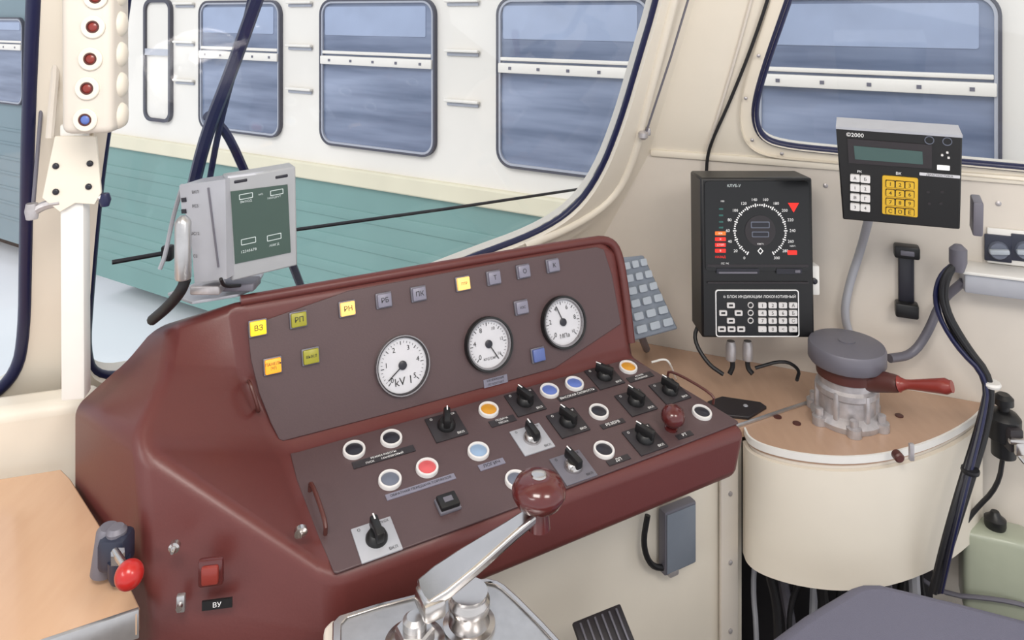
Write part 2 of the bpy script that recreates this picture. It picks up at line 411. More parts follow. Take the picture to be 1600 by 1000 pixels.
q('G',at(212,690,1.03)); q('G2',at(233,965,.965)); q('J',at(112,632,1.2)); q('K',at(190,566,1.26))
g2=pts['G2']; q('G3',(g2.x,g2.y,0)); j=pts['J']; q('J3',(j.x,j.y,0)); d0=pts['d0']; q('d3',(d0.x,d0.y,0))
q('e3',(pts['e0'].x,pts['e0'].y,0)); 
names=list(pts); ix={n:i for i,n in enumerate(names)}
faces=['a0 E b0 b1 a2 a1','b0 c0 c1 b1','c0 d0 d1 c1','d0 e0 e1 d1','b1 c1 d1 e1','b1 e1 k1b k2 a2','a0 a1 k1 k0','a1 a2 k2 k1','e0 k0b k1b e1','k0 k1 k2 k1b k0b','e3 k0c k0b e0',
 'a0 B D E','E D G b0','a0 k0 C B','B C K D','K J G D','b0 G c0','G G2 d0 c0','G2 G3 d3 d0','J J3 G3 G2 G','d0 d3 e3 e0','C k0 k0b k0c K','K k0c J3 J','J3 k0c e3 d3 G3']
mb=MB(); mb.add([pts[n] for n in names],[[ix[n] for n in f.split()] for f in faces],'burg')
mesh('console_housing',mb,con,bevel=.024,seg=6,ang=12,sharp=75)
mb=MB(); mb.tube([UV(.18,1.328,1.158),UV(.90,1.328,1.158),UV(.945,1.322,1.152),UV(.962,1.312,1.125),UV(.960,1.285,1.04),UV(.956,1.262,.95)],.0095,'burg',10); mesh('hood_lip',mb,con)
def pxpoly(pl,L): return [pl.l2(*p) for p in L]
mb=MB(); mb.prism(PNL.M(),chaikin(pxpoly(PNL,[(383,484),(925,384),(948,392),(976,545),(445,690),(432,684),(395,590)]),1),0,.0035,'burgp'); mesh('instrument_panel',mb,con,bevel=.001)
mb=MB(); mb.prism(DSK.M(),chaikin(pxpoly(DSK,[(448,712),(470,708),(975,564),(990,562),(1150,658),(1155,664),(530,898),(519,896)]),1),0,.0035,'burgp'); mesh('desk_panel',mb,con,bevel=.001)
OF=.0035
def square_button(px,py,lens,txt,tm='btxt',sz=.0):
    T0=PNL.Mat(px,py,off=OF)
    mb=MB(); mb.box(T0,(0,0,.002),(.030,.027,.006),'greyd',.0015); o=mesh('square_button',mb,con)
    mb=MB(); mb.box(T0,(0,0,.006),(.026,.023,.009),lens,.002)
    if txt:
        L=txt.split('\n')
        for i,t in enumerate(L):
            s=.012 if max(len(x) for x in L)<=2 else .0065
            mb.text(T0,t,s,tm,(0,(len(L)-1)*.0035-i*.007,.0107))
    mesh('button_lens',mb,o)
for a in ((402,512,'ylit','ВЗ'),(465,499,'olive','РП'),(541,482,'wlit','РН'),(598,469,'gbtn','РБ'),(652,459,'gbtn','ПК'),(721,443,'wlit','ПТР'),(769,434,'gbtn','Т'),(815,424,'gbtn','О'),(861,415,'gbtn','К'),(425,571,'olit','ПАНЕЛЬ\nЭП'),(484,556,'olive','ВЫКЛ'),(812,480,'gbtn','КЗС'),(838,554,'bbtn','')): square_button(*a)
def gauge(px,py,nums,unit,ang,r=.05,us=.011,deep=True):
    T0=PNL.Mat(px,py,off=OF)
    mb=MB()
    if deep:
        mb.ring(T0,r*.94,r*1.03,-.002,.013,'black'); mb.ring(T0,r*.87,r*.95,.0,.010,'bezel')
    else:
        mb.ring(T0,r*.95,r*1.01,-.002,.010,'bezel'); mb.ring(T0,r*.91,r*.955,.0,.008,'dark')
    mb.lathe(T0,[(r*.95,0),(r*.95,.001)],'black')
    g=mesh('gauge',mb,con); f=.89 if deep else .92
    mb=MB(); mb.lathe(T0,[(r*f,.001),(r*f,.0025)],'dial',40); mesh('dial_face',mb,g)
    mb=MB(); n=31
    for i in range(n):
        a=math.radians(225-270*i/(n-1)); L=.006 if i%5==0 else .003
        R=Matrix.Rotation(a,4,'Z'); mb.box(T0@R,(r*.80-L/2,0,.0032),(L,.0012 if i%5==0 else .0006,.0004),'btxt')
    for i,t in enumerate(nums):
        a=math.radians(225-270*i/(len(nums)-1)); mb.text(T0,t,.012 if len(t)==1 else .008,'btxt',(r*.6*math.cos(a),r*.6*math.sin(a),.003))
    mb.text(T0,unit,us,'btxt',(.0,-r*.53,.003)); mesh('scale_marks',mb,g)
    mb=MB(); R=T0@Matrix.Rotation(math.radians(ang),4,'Z'); mb.box(R,(r*.3,0,.0055),(r*.8,.0016,.001),'btxt'); mb.lathe(T0,[(r*.15,.003),(r*.15,.006),(r*.08,.007)],'mcap',20); mesh('needle',mb,g)
gauge(627,570,['0','1','2','3','4','5'],'kV 1',-145,.0505,.019,False)
gauge(761,537,['0','4','8','10','12','16'],'кгс/см²',-60,.048,.008)
gauge(877,503,['0','2','4','6','8','10'],'МПа',110,.049)
def plate(pl,px,py,w,h,mt,txt,tm,two=False):
    T0=pl.Mat(px,py,off=OF); mb=MB(); mb.box(T0,(0,0,.0006),(w,h,.0014),mt)
    L=txt.split('\n')
    for i,t in enumerate(L): mb.text(T0,t,min(h/len(L)*.75,w/max(1,len(t))*1.35),tm,(0,((len(L)-1)/2-i)*h/len(L),.0014))
    mesh('label_plate',mb,con)
plate(PNL,773,595,.05,.014,'gbtn','НАПРЯЖЕНИЕ\nПС КОНТАКТ','btxt')
def ring_button(px,py,cap,par=con):
    T0=DSK.Mat(px,py,off=OF); mb=MB(); mb.ring(T0,.0142,.0185,-.001,.006,'white2'); o=mesh('round_button',mb,con)
    mb=MB(); mb.lathe(T0,[(.0142,0),(.0142,.0035),(.012,.005)],cap,28); mesh('button_cap',mb,o)
for a in ((553,708,'mcap'),(611,690,'mcap'),(609,755,'gcap'),(667,736,'pink'),(747,710,'lblue'),(763,645,'orng'),(858,615,'blue'),(897,604,'blue'),(981,578,'orng'),(935,648,'mcap'),(943,708,'mcap'),(1096,649,'mcap'),(806,755,'gcap')): ring_button(*a)
for a in ((600,717,.105,.014,'dark','РЕЖИМ РАБОТЫ\nПУСК        МАНЕВРОВЫЙ','wtxt'),(658,764,.115,.011,'gbtn','ОБРАТНАЯ ПЕРЕДАЧА ТОРМОЗОВ','btxt'),(768,729,.046,.012,'gbtn','ЛОГИЧ','btxt'),(785,661,.05,.015,'dark','ПОДАЧА\nПЕСКА','wtxt'),(902,619,.085,.012,'dark','ВЫСОКАЯ СКОРОСТЬ','wtxt'),(1000,592,.06,.014,'dark','РЕЗЕРВ\nОСНОВНОЙ','wtxt'),(957,665,.05,.011,'dark','РЕЗЕРВ','wtxt'),(966,722,.045,.011,'dark','ДП','wtxt'),(1069,683,.035,.011,'dark','РТ','wtxt')): plate(DSK,*a)
def rotary(px,py,pm,rot,knob='black',h='black'):
    T0=DSK.Mat(px,py,off=OF); mb=MB(); mb.box(T0,(0,0,.001),(.06,.058,.003),pm,.001)
    tm='wtxt' if pm=='dark' else 'btxt'
    mb.text(T0,'ВКЛ',.0065,tm,(.018,-.023,.0026)); mb.text(T0,'О',.0065,tm,(-.02,.022,.0026)); mb.text(T0,'ПУСК',.0055,tm,(.018,.023,.0026))
    o=mesh('rotary_switch',mb,con)
    mb=MB(); mb.lathe(T0,[(.016,.002),(.016,.006),(.013,.012),(.011,.014)],knob,24)
    R=T0@Matrix.Rotation(rot,4,'Z'); mb.box(R,(.002,0,.017),(.036,.012,.017),h,.003)
    mb.box(R,(.016,0,.0258),(.010,.002,.0006),'wtxt'); mesh('switch_knob',mb,o)
for a in ((697,670,'dark',1.2),(820,632,'dark',1.9),(887,664,'dark',1.9),(944,592,'dark',2.2),(993,632,'dark',1.9),(1046,615,'dark',1.9),(1007,690,'dark',2.0),(895,734,'greyd',1.7,'chrome'),(831,690,'grey',1.6,'chrome'),(588,847,'grey',1.6)): rotary(*a)
T0=DSK.Mat(699,793,off=OF); mb=MB(); mb.box(T0,(0,0,.002),(.035,.029,.006),'greyd',.002); o=mesh('press_switch',mb,con)
mb=MB(); mb.box(T0,(0,0,.008),(.031,.025,.008),'black',.002); mb.box(T0,(0,0,.0125),(.014,.009,.001),'greyd'); mesh('switch_cap',mb,o)
T0=DSK.Mat(1048,672,off=OF); mb=MB(); mb.lathe(T0,[(.012,0),(.012,.004),(.008,.006),(.008,.012),(.017,.014),(.021,.02),(.0215,.028),(.018,.037),(.011,.042),(.003,.044)],'burgk',28); mesh('mushroom_button',mb,con)
def rod(name,pl,pp,h,par,m='burg',r=.0032):
    a=[pl.hit(*p) for p in pp]; L=[a[0],a[0]+pl.n*h]+[x+pl.n*h for x in a[1:-1]]+[a[-1]+pl.n*h,a[-1]]
    mb=MB(); mb.tube(L,r,m,8); return mesh(name,mb,par)
rod('lift_handle',DSK,[(484,770),(508,838)],.025,con,'brn')
rod('lift_handle',DSK,[(1043,590),(1114,631)],.02,con,'brn',.0026)
rod('lift_handle',PNL,[(388,596),(402,640)],.02,con,'brn')
mb=MB(); fl=Plane(at(470,832,1.02),(.9,.4,.0),(.2,-.1,1)); mb.lathe(fl.M(),[(.009,-.004),(.009,.002),(.005,.003)],'chrome',20); mb.box(fl.M(),(0,0,.004),(.004,.010,.003),'chrome',.001); mesh('key_lock',mb,con)
G=pts['G'];G2=pts['G2']
LFo=Plane(G2,V(((pts['d0']-G2).x,(pts['d0']-G2).y,0)),Z)
def lfm(px,py,off=.004): return LFo.Mat(px,py,off=off)
mb=MB(); T0=lfm(332,886,.008); mb.box(T0,(0,0,0),(.032,.036,.01),'burgk',.004); mb.box(T0,(0,.0,.006),(.022,.024,.008),'redh',.003); mesh('toggle_push_switch',mb,con)
mb=MB(); T0=lfm(341,938,.006); mb.box(T0,(0,0,0),(.038,.012,.003),'black'); mb.text(T0,'ВУ',.009,'wtxt',(0,0,.0016)); mesh('label_plate',mb,con)
mb=MB(); T0=lfm(274,851,.004); mb.lathe(T0,[(.007,-.004),(.007,.003),(.004,.004),(.003,.01),(.002,.012)],'chrome',16); mesh('push_pin',mb,con)
mb=MB(); T0=lfm(285,936,.004); mb.box(T0,(0,0,.002),(.011,.022,.008),'alu',.002); mb.lathe(T0,[(.004,.004),(.003,.012),(.004,.013)],'chrome',12); mesh('toggle_switch',mb,con)
# pull cock with red ball
ck=thing('pull_cock','blue-black metal cock with glossy red ball knob on console side','valve',at(185,880,.93))
mb=MB()
mb.box(I4@T(at(182,858,.975)),(0,0,0),(.038,.036,.045),'navy',.009); mb.lathe(T(at(165,862,.98))@Matrix.Rotation(.15,4,'Y'),[(.011,-.03),(.015,-.028),(.015,.028),(.011,.034)],'greyd',20)
mb.lathe(T(at(182,838,.975)),[(.013,-.01),(.013,.008),(.009,.013)],'greyd',16); mb.lathe(T(at(186,884,.965)),[(.010,-.02),(.014,-.01),(.014,.01)],'navy',16)
mesh('cock_body',mb,ck)
mb=MB(); mb.tube([at(180,862,.95),at(196,887,.915)],.005,'chrome',10,sm=0); mb.lathe(T(at(184,870,.945)),[(.009,-.006),(.009,.006)],'chrome',6); mesh('stem',mb,ck)
mb=MB(); b=bmesh.new(); bmesh.ops.create_uvsphere(b,u_segments=28,v_segments=18,radius=.0165); mb.bm(b,'red',T(at(202,898,.9))); mesh('ball_knob',mb,ck)
# ---------------------------------------------------------------- table left
zt=.895
TB=Plane((0,0,zt),(1,0,0),(0,1,0))
tsh=V((-.008,0,0))
mb=MB(); tp=[(0,0),TB.l2(-200,778),TB.l2(0,748)]+[TB.loc(TB.hit(*p)+tsh) for p in ((103,733),(118,748),(172,832),(228,948),(226,956))]+[TB.l2(40,1008),TB.l2(-300,1110),(0,0)]
tp[0]=TB.loc(V((-1.45,.99,zt))); tp[-1]=TB.loc(V((-1.45,.72,zt)))
mb.prism(TB.M(),tp,-.03,0,'wood'); tbl=mesh('side_table',mb,label='light wood laminate table with metal edging beside console',cat='table',bevel=.002)
e=[TB.hit(227,951)+V((-.008,0,-.012)),TB.hit(40,1010)+V((0,0,-.012)),TB.hit(-300,1112)+V((0,0,-.012))]
mb=MB()
for a,b_ in ((e[0],e[1]),(e[1],e[2])):
    d=(b_-a); pl=Plane(a,-d,Z); mb.box(pl.M(),(-d.length/2,-.004,.002),(d.length,.036,.006),'alu',.001)
mesh('edge_trim',mb,tbl,label='aluminium edge strip')
mb=MB(); mb.box(I4,(-1.08,.86,.43),(.5,.2,.86),'creamd'); mesh('table_cabinet',mb,tbl)
# ---------------------------------------------------------------- master controller
zb=.85; BB=Plane((0,0,zb),(1,0,0),(0,1,0))
mc=thing('master_controller','chrome lever controller with burgundy ball knob on metal box','controller',V((-.05,.88,0)))
outl=[BB.l2(500,985),BB.l2(522,962),BB.l2(740,908),BB.l2(775,905),BB.l2(800,920),BB.l2(880,1000),BB.l2(930,1060),BB.l2(860,1160),BB.l2(560,1190),BB.l2(520,1120)]
outl=chaikin(outl,1)
mb=MB(); mb.prism(BB.M(),outl,-.75,0,'creamd'); mesh('controller_housing',mb,mc,bevel=.006,seg=3)
cx=sum(p[0] for p in outl)/len(outl); cy=sum(p[1] for p in outl)/len(outl)
inn=[(cx+(p[0]-cx)*.93,cy+(p[1]-cy)*.93) for p in outl]
inn2=[(cx+(p[0]-cx)*.86,cy+(p[1]-cy)*.86) for p in outl]
mb=MB(); mb.prism(BB.M(),inn,0,.005,'alu'); mb.prism(BB.M(),inn,.005,.008,'chrome',[inn2]); mesh('top_plate',mb,mc,bevel=.002)
hub=at(733,950,.955)
mb=MB(); Th=T((hub.x,hub.y,zb+.005)); mb.lathe(Th,[(.034,0),(.034,.004),(.027,.006),(.025,.02),(.027,.024),(.027,.034),(.024,.038),(.024,.045)],'chrome',32); mesh('hub',mb,mc)
kn=at(838,800,1.0); st=at(668,925,.93)
ax=(kn-st); L=ax.length; side=ax.cross(Z).normalized(); upn=side.cross(ax).normalized()
FL=frame(st,ax.normalized(),-side,upn)
mb=MB()
prof=[(-.006,-.022),(.02,-.025),(.06,-.022),(L*.75,-.014),(L,-.011),(L+.008,0),(L,.011),(L*.75,.014),(.06,.022),(.02,.025),(-.006,.022),(-.012,0)]
mb.prism(FL,prof,-.007,.006,'chrome'); mesh('lever_arm',mb,mc,bevel=.004,seg=3)
hx=(V((ax.x,ax.y,0))).normalized(); hy=V((-ax.y,ax.x,0)).normalized()
mb=MB(); mb.box(frame(at(672,940,.925),hx,hy,Z),(0,0,0),(.030,.042,.024),'chrome',.006); mesh('lever_clamp',mb,mc)
mb=MB(); kt=at(842,808,1.0)
mb.lathe(T((kt.x,kt.y,kt.z))@Matrix.Scale(.98,4),[(.016,-.014),(.015,0),(.014,.010),(.019,.014),(.031,.021),(.0375,.033),(.0375,.040),(.032,.050),(.022,.056),(.012,.058)],'burgk',32); mesh('ball_knob',mb,mc)
mb=MB(); mb.lathe(T((kt.x,kt.y,kt.z+.0568)),[(.011,0),(.010,.0025),(.004,.004)],'chrome',20); mesh('knob_cap',mb,mc)
mb=MB(); rp=at(648,985,.925); Tr=T((rp.x,rp.y,zb)); mb.lathe(Tr,[(.038,.004),(.038,.010),(.032,.012),(.028,.014)],'chrome',32); mb.lathe(Tr,[(.025,.012),(.025,.026),(.022,.029)],'chrome',6); mb.lathe(Tr,[(.015,.027),(.015,.038),(.010,.042)],'alu',20); mesh('reverser_nut',mb,mc)
mb=MB(); p2=at(712,1002,.9)
mb.lathe(T((p2.x,p2.y,zb+.005)),[(.009,0),(.009,.006),(.004,.009)],'alu',6); mesh('bolt',mb,mc)
# pedestal
mb=MB(); TP=frame(V((0,0,0)),UD,V((-.469,.883,0)),Z)
mb.box(TP,(.755,1.36,.35),(.94,.30,.70),'cream',.004); pd=mesh('pedestal_cabinet',mb,label='cream painted cabinet beneath the console desk',cat='cabinet')
PF=Plane(UV(0,1.205,0),UD,Z)
mb=MB(); mb.box(PF.M(),(1.175,.40,.004),(.05,.55,.008),'creamd',.002)
for z in (.6,.45,.3): mb.lathe(PF.M()@T((1.175,z,.008)),[(.005,0),(.005,.003),(.002,.004)],'zinc',12)
mesh('corner_strip',mb,pd)
jb=thing('junction_box','small grey metal junction box with black cable under desk','electrical box',PF.hit(1052,880))
TJ=PF.Mat(1052,830); mb=MB(); mb.box(TJ,(0,0,.013),(.084,.130,.022),'greyd',.004); mb.box(TJ,(0,0,.025),(.076,.120,.003),'keypad',.001); mesh('box_body',mb,jb)
mb=MB(); mb.tube([PF.hit(1012,805,.015),PF.hit(1004,850,.015),PF.hit(1016,885,.015),PF.hit(1042,888,.015),PF.hit(1045,872,.015)],.006,'rub2',8); mb.box(PF.Mat(1042,882),(0,0,.015),(.025,.02,.02),'zinc',.004); mesh('cable',mb,jb)
fp=thing('foot_pedal','black ribbed metal foot pedal at the cabinet foot','pedal',UV(.78,1.05,.45))
FPp=Plane(at(945,995,1.30),(.9,.42,0),(-.3,.6,.45)); mb=MB(); mb.box(FPp.M(),(0,0,0),(.10,.07,.010),'dark',.003)
for i in range(6): mb.box(FPp.M(),(-.038+.015*i,0,.006),(.004,.06,.004),'greyd',.001)
mesh('pedal_plate',mb,fp)
mb=MB(); mb.tube([FPp.o+FPp.n*-.005,FPp.o+V((-.02,.04,-.1)),UV(.8,1.19,.3)],.01,'black',8); mesh('pedal_arm',mb,fp)
# ---------------------------------------------------------------- monitor
mo=thing('driver_monitor','small grey flat monitor with chrome latch on console shoulder','monitor',at(345,470,1.29))
MO=Plane(at(362,440,1.215),at(465,415,1.275)-at(362,440,1.215),at(355,278,1.205)-at(362,440,1.215))
w_=(at(465,415,1.275)-at(362,440,1.215)).length; h_=(MO.loc(MO.hit(355,278))[1])
mb=MB(); mb.prism(MO.M(),[(0,0),(w_,0),(w_+.004,h_),(0,h_)],-.035,.0,'monf'); mesh('monitor_case',mb,mo,bevel=.003)
mb=MB(); mb.prism(MO.M(),[MO.l2(*p) for p in ((367,412),(454,394),(449,288),(360,299))],.0,.0015,'screen')
for p in ((384,306),(432,300)): mb.prism(MO.M(),rrect(.022,.009,.001,2,*MO.l2(*p)),.0016,.0021,'lcdt',[rrect(.020,.007,.001,2,*MO.l2(*p))])
for p in ((388,376),(428,370)): mb.prism(MO.M(),rrect(.024,.010,.001,2,*MO.l2(*p)),.0016,.0021,'lcdt',[rrect(.022,.008,.001,2,*MO.l2(*p))])
mb.text(MO.Mat(388,391,off=.0018),'12345678',.0065,'lcdt'); mb.text(MO.Mat(428,382,off=.0018),'АБВГД',.005,'lcdt'); mb.text(MO.Mat(407,303,off=.0018),'м/с',.005,'lcdt')
mb.text(MO.Mat(384,314,off=.0018),'ВЫХОД',.005,'lcdt'); mb.text(MO.Mat(428,308,off=.0018),'МАРШРУТ',.0045,'lcdt')
mesh('screen',mb,mo)
mb=MB(); mb.tube([MO.hit(355,278,-.004),MO.hit(458,265,-.004)],.004,'grey',8,sm=0)
for px,py in ((376,281),(440,274)): mb.box(MO.Mat(px,py),(0,-.002,-.006),(.022,.006,.014),'mcap',.002)
mesh('top_rail',mb,mo)
RU=Plane(at(303,440,1.22),at(352,438,1.2)-at(303,440,1.22),Z+V((-.04,0,0)))
mb=MB(); a=[RU.l2(*p) for p in ((304,442),(354,436),(352,280),(280,290),(284,330),(296,340))]; mb.prism(RU.M(),a,-.055,.0,'grey')
for i,y in enumerate((312,330,345)): mb.box(RU.Mat(288,y),(0,0,.001),(.009,.007,.002),'mcap')
for t,py in (('ВКЛ',300),('РЕЗ',322),('РС12',365),('С2',400)): mb.text(RU.Mat(306,py,off=.001),t,.007,'btxt')
mb.box(RU.Mat(334,355),(0,0,.001),(.003,.13,.002),'greyd'); mesh('electronics_unit',mb,mo,bevel=.003)
mb=MB(); pc=at(286,436,1.165); mb.lathe(T(pc),[(.011,0),(.0125,.003),(.0125,.090),(.009,.096),(.005,.100)],'alu',20); mesh('latch_cylinder',mb,mo,label='chrome cylinder latch')
DK=Plane((0,0,1.163),(1,0,0),(0,1,0))
mb=MB(); mb.prism(DK.M(),[DK.l2(*p) for p in ((262,462),(300,448),(412,430),(400,452),(372,464),(300,476))],0,.005,'grey')
mb.box(T(at(375,438,1.27)),(0,0,-.006),(.06,.04,.014),'greyd',.003); mb.box(T(at(325,442,1.24)),(0,0,-.008),(.05,.03,.016),'zinc',.003); mesh('mount_plate',mb,mo,bevel=.001)
mb=MB(); mb.tube([at(290,436,1.17),at(283,455,1.17),at(262,480,1.2),at(238,500,1.25)],.009,'rub2',10); mesh('cable',mb,mo)
mb=MB(); mb.tube([at(345,436,1.2),at(350,448,1.22),at(375,446,1.25)],.003,'rub2',8); mesh('cable',mb,mo)
mb=MB(); mb.tube([at(285,290,1.26),at(270,340,1.3),at(258,400,1.3),at(250,420,1.3)],.004,'grey',8); mesh('bracket_rod',mb,mo)
# ---------------------------------------------------------------- left pillar equipment
lb=thing('light_bar','cream metal signal bar with red and blue round lenses','indicator bar',at(130,208,1.05))
LBp=Plane(at(132,208,1.05),(1,.12,0),at(152,0,1.05)-at(132,208,1.05))
mb=MB(); mb.box(LBp.M(),(.002,.17,-.035),(.07,.345,.07),'creamd',.012,4)
for i in range(7): mb.lathe(LBp.M()@T((.035,.02+.045*i,-.035))@Matrix.Rotation(math.pi/2,4,'Y'),[(.02,0),(.016,.006),(.008,.009)],'cream',18)
mesh('bar_body',mb,lb)
for k,(px,py) in enumerate(((134,187),(137,138),(142,92),(146,42),(150,-4))):
    T0=LBp.Mat(px,py); mb=MB(); mb.ring(T0,.0085,.0165,-.001,.004,'cream',28); o=mesh('lamp_ring',mb,lb)
    mb=MB(); mb.ring(T0,.0065,.009,0,.004,'brn',24); mb.lathe(T0,[(.0068,0),(.0068,.002),(.004,.004)],'blue' if k==0 else 'redh',20); mesh('lens',mb,o)
ps=thing('pillar_post','white square tube post with bolted bracket on window pillar','post',at(112,612,1.14))
PP=Plane(at(113,612,1.14),(1,.2,0),at(140,210,1.14)-at(113,612,1.14))
mb=MB(); mb.box(PP.M(),(0,.2,-.016),(.034,.43,.03),'white',.004); mesh('post_tube',mb,ps)
mb=MB(); mb.prism(PP.M(),[PP.l2(*p) for p in ((68,308),(88,212),(152,212),(160,300),(150,318),(120,316),(96,330))],.0,.006,'cream')
for p in ((90,258),(143,254),(90,298),(141,290)): mb.lathe(PP.Mat(*p,off=.006),[(.005,0),(.005,.002),(.003,.004)],'mcap',12)
mesh('mount_bracket',mb,ps,bevel=.002)
mb=MB(); mb.tube([PP.hit(50,332),PP.hit(70,320),PP.hit(95,316)],.007,'zinc',8); mb.lathe(T(PP.hit(50,330)),[(.008,-.012),(.01,0),(.008,.012)],'zinc',12); mesh('clamp_screw',mb,ps)
mb=MB(); mb.tube([PP.hit(150,306),PP.hit(166,312)],.006,'zinc',8,sm=0); mb.lathe(T(PP.hit(164,312)),[(.006,-.01),(.009,0),(.006,.01)],'rubber',12); mesh('clamp_screw',mb,ps)
mb=MB(); mb.tube([at(72,-30,1.15),at(66,150,1.15),at(52,320,1.14)],.003,'greyd',8,sm=0); mesh('blind_rail',mb,label='thin grey metal blind rod beside the window pillar',cat='rail')
mb=MB(); mb.tube([at(92,-30,1.13),at(86,120,1.13),at(78,215,1.13)],.006,'creamd',8,sm=0); mesh('blind_rail',mb,label='cream painted blind rail beside the window pillar',cat='rail')
mb=MB(); mb.tube([WS.hit(1090,-50,.03),WS.hit(1048,90,.03),WS.hit(1010,205,.03)],.003,'greyd',8,sm=0)
mb.lathe(T(WS.hit(1005,211,.03)),[(.006,-.012),(.013,-.006),(.013,.006),(.006,.012)],'zinc',16); mb.box(T(WS.hit(1012,205,.015)),(0,0,0),(.012,.03,.02),'zinc',.003)
mesh('blind_pull_rod',mb,label='thin metal blind rod with round end knob',cat='rod')
mb=MB(); mb.tube([WU.hit(1215,-50,.012),WU.hit(1180,60,.012),WU.hit(1140,160,.012),WU.hit(1112,220,.02),WR.hit(1104,250,.02),WR.hit(1104,290,.02)],.0045,'rub2',8)
mesh('wire',mb,label='black wire running down the window pillar',cat='cable')
# ---------------------------------------------------------------- counter right
zc=.733; CP=Plane((0,0,zc),(1,0,0),(0,1,0))
def wl(t,d=0.0): p=WR.xyz(zc,t)+WR.n*d; return (p.x,p.y)
front=[(1165,668),(1172,684),(1200,697),(1255,709),(1325,714),(1395,706),(1465,684),(1515,656),(1538,632)]
fr=[CP.l2(*p) for p in front]
poly=[wl(-.15,.001),(UV(.98,1.405,0).x,UV(.98,1.405,0).y),(UV(1.05,1.25,0).x,UV(1.05,1.25,0).y)]+chaikin(fr,2,False)+[wl(.83,.001)]
ct=thing('corner_counter','brown laminate counter with rounded cream metal front','counter',V((.8,1.65,.35)))
mb=MB(); mb.prism(CP.M(),poly,-.02,0,'woodr'); mesh('countertop',mb,ct)
frs=[V((p[0],p[1],zc-.008)) for p in chaikin(fr,2,False)]
cc=V((.80,1.75,zc))
def band(name,pl_,z0,z1,o0,o1,m):
    mb=MB(); vs=[];fs=[]
    for p in pl_:
        o_=(p-cc); o_.z=0; o_.normalize()
        vs+=[p+o_*o0+V((0,0,z0)),p+o_*o0+V((0,0,z1)),p+o_*o1+V((0,0,z1)),p+o_*o1+V((0,0,z0))]
    for i in range(len(pl_)-1):
        for k in range(4): fs.append([4*i+k,4*i+(k+1)%4,4*i+4+(k+1)%4,4*i+4+k])
    for i in (0,len(pl_)-1): fs.append([4*i,4*i+1,4*i+2,4*i+3])
    mb.add(vs,fs,m); return mesh(name,mb,ct)
band('edge_trim',frs,-.006,.009,0,.005,'white')
band('trim_support',frs,-.034,-.010,-.012,-.003,'creamd')
band('curved_apron',frs[:-3],-.020,-.265,-.002,.008,'cream')
for px,py,Y in ((1187,718,1.575),(1404,714,1.50)):
    mb=MB(); mb.lathe(T(at(px,py,Y))@Matrix.Rotation(math.pi/2,4,'X'),[(.010,-.01),(.010,.004),(.007,.007)],'brn',18); mesh('apron_lock',mb,ct)
mb=MB(); mb.box(T(at(1424,706,1.505)),(0,0,0),(.010,.008,.035),'zinc',.002); mesh('apron_catch',mb,ct)
mb=MB(); mb.tube([CP.hit(1150,668,.0)+V((0,0,.003)),CP.hit(1270,628)+V((0,0,.003))],.004,'alu',6,sm=0); mesh('joint_strip',mb,ct)
for p in ((1215,652),(1245,662),(1405,650)):
    mb=MB(); mb.lathe(T(CP.hit(*p)),[(.009,0),(.009,.002)],'brn',14); mesh('screw_plug',mb,ct)
mb=MB(); mb.prism(CP.M(),[CP.l2(*p) for p in ((1105,632),(1128,624),(1188,633),(1198,640),(1170,657),(1120,652))],0.001,.008,'dark'); mb.lathe(T(CP.hit(1165,640)+V((0,0,.008))),[(.006,0),(.005,.003)],'grey',12)
mesh('latch_plate',mb,label='dark grey latch plate lying on the counter',cat='latch',bevel=.003)
ph=thing('paper_holder','small white bent metal holder behind the console','holder',CP.hit(1060,600))
mb=MB(); mb.tube([at(1018,566,1.72),at(1040,560,1.72),at(1048,570,1.72),CP.hit(1056,596)+V((0,0,.006))],.0025,'white',8); mesh('holder_wire',mb,ph)
# under-counter cabling
cols=['grey','rub2','greyd','rub2','grey','rub2','rub2','zinc','rub2','greyd','rub2','grey','rub2']
mb=MB(); mb.box(WR.M(),(.40,.27,.045),(.56,.52,.05),'under',.005)  # dark box put in so the space behind the cables reads dark
mesh('dark_backing',mb,label='dark box added as backing behind the cables',cat='equipment')
rr_=random.Random(9)
for i,c in enumerate(cols):
    px=1180+i*22; r=(.006,.009,.012)[(i*7)%3]; yy=1.60 if i%2 else 1.66
    a=at(px,885,yy); k=.02*rr_.uniform(-1,1); k2=.025*rr_.uniform(-1,1)
    mb=MB(); mb.tube([(a.x,yy,.6),(a.x+k,yy-.02,.47),(a.x+k2,yy,.36),(a.x-k,yy-.01,.25),(a.x,yy,0.02)],r,c,8)
    mesh('conduit',mb,label={'grey':'light grey','rub2':'black','greyd':'dark grey','zinc':'metal'}[c]+' cable rising to the counter underside',cat='pipe',group='conduits below the counter')
# ---------------------------------------------------------------- brake valve
bv=thing('brake_valve','cast metal brake valve with grey cap and red handle','brake valve',V((.757,1.665,zc)))
TV=T((.757,1.665,zc+.0005))
mb=MB(); mb.lathe(TV,[(.074,0),(.076,.012),(.068,.02),(.060,.026),(.060,.06),(.066,.066),(.066,.078),(.06,.084),(.06,.11)],'zinc',36)
for k in range(6):
    a=k*math.pi/3+.3; mb.lathe(TV@T((.074*math.cos(a),.074*math.sin(a),0)),[(.016,0),(.016,.018),(.009,.02),(.009,.034),(.006,.036)],'zinc',10)
    mb.box(TV@Matrix.Rotation(a+.5,4,'Z'),(.060,0,.05),(.016,.012,.06),'zinc',.004)
mesh('valve_body',mb,bv)
mb=MB(); mb.lathe(TV,[(.058,.096),(.064,.100),(.066,.122),(.060,.126)],'brn',36); mesh('collar',mb,bv)
mb=MB(); mb.lathe(TV,[(.06,.124),(.078,.128),(.082,.134),(.082,.163),(.079,.169),(.05,.174),(.018,.175),(.018,.177),(.004,.178)],'greyd',40); mesh('cap',mb,bv,label='grey domed cap')
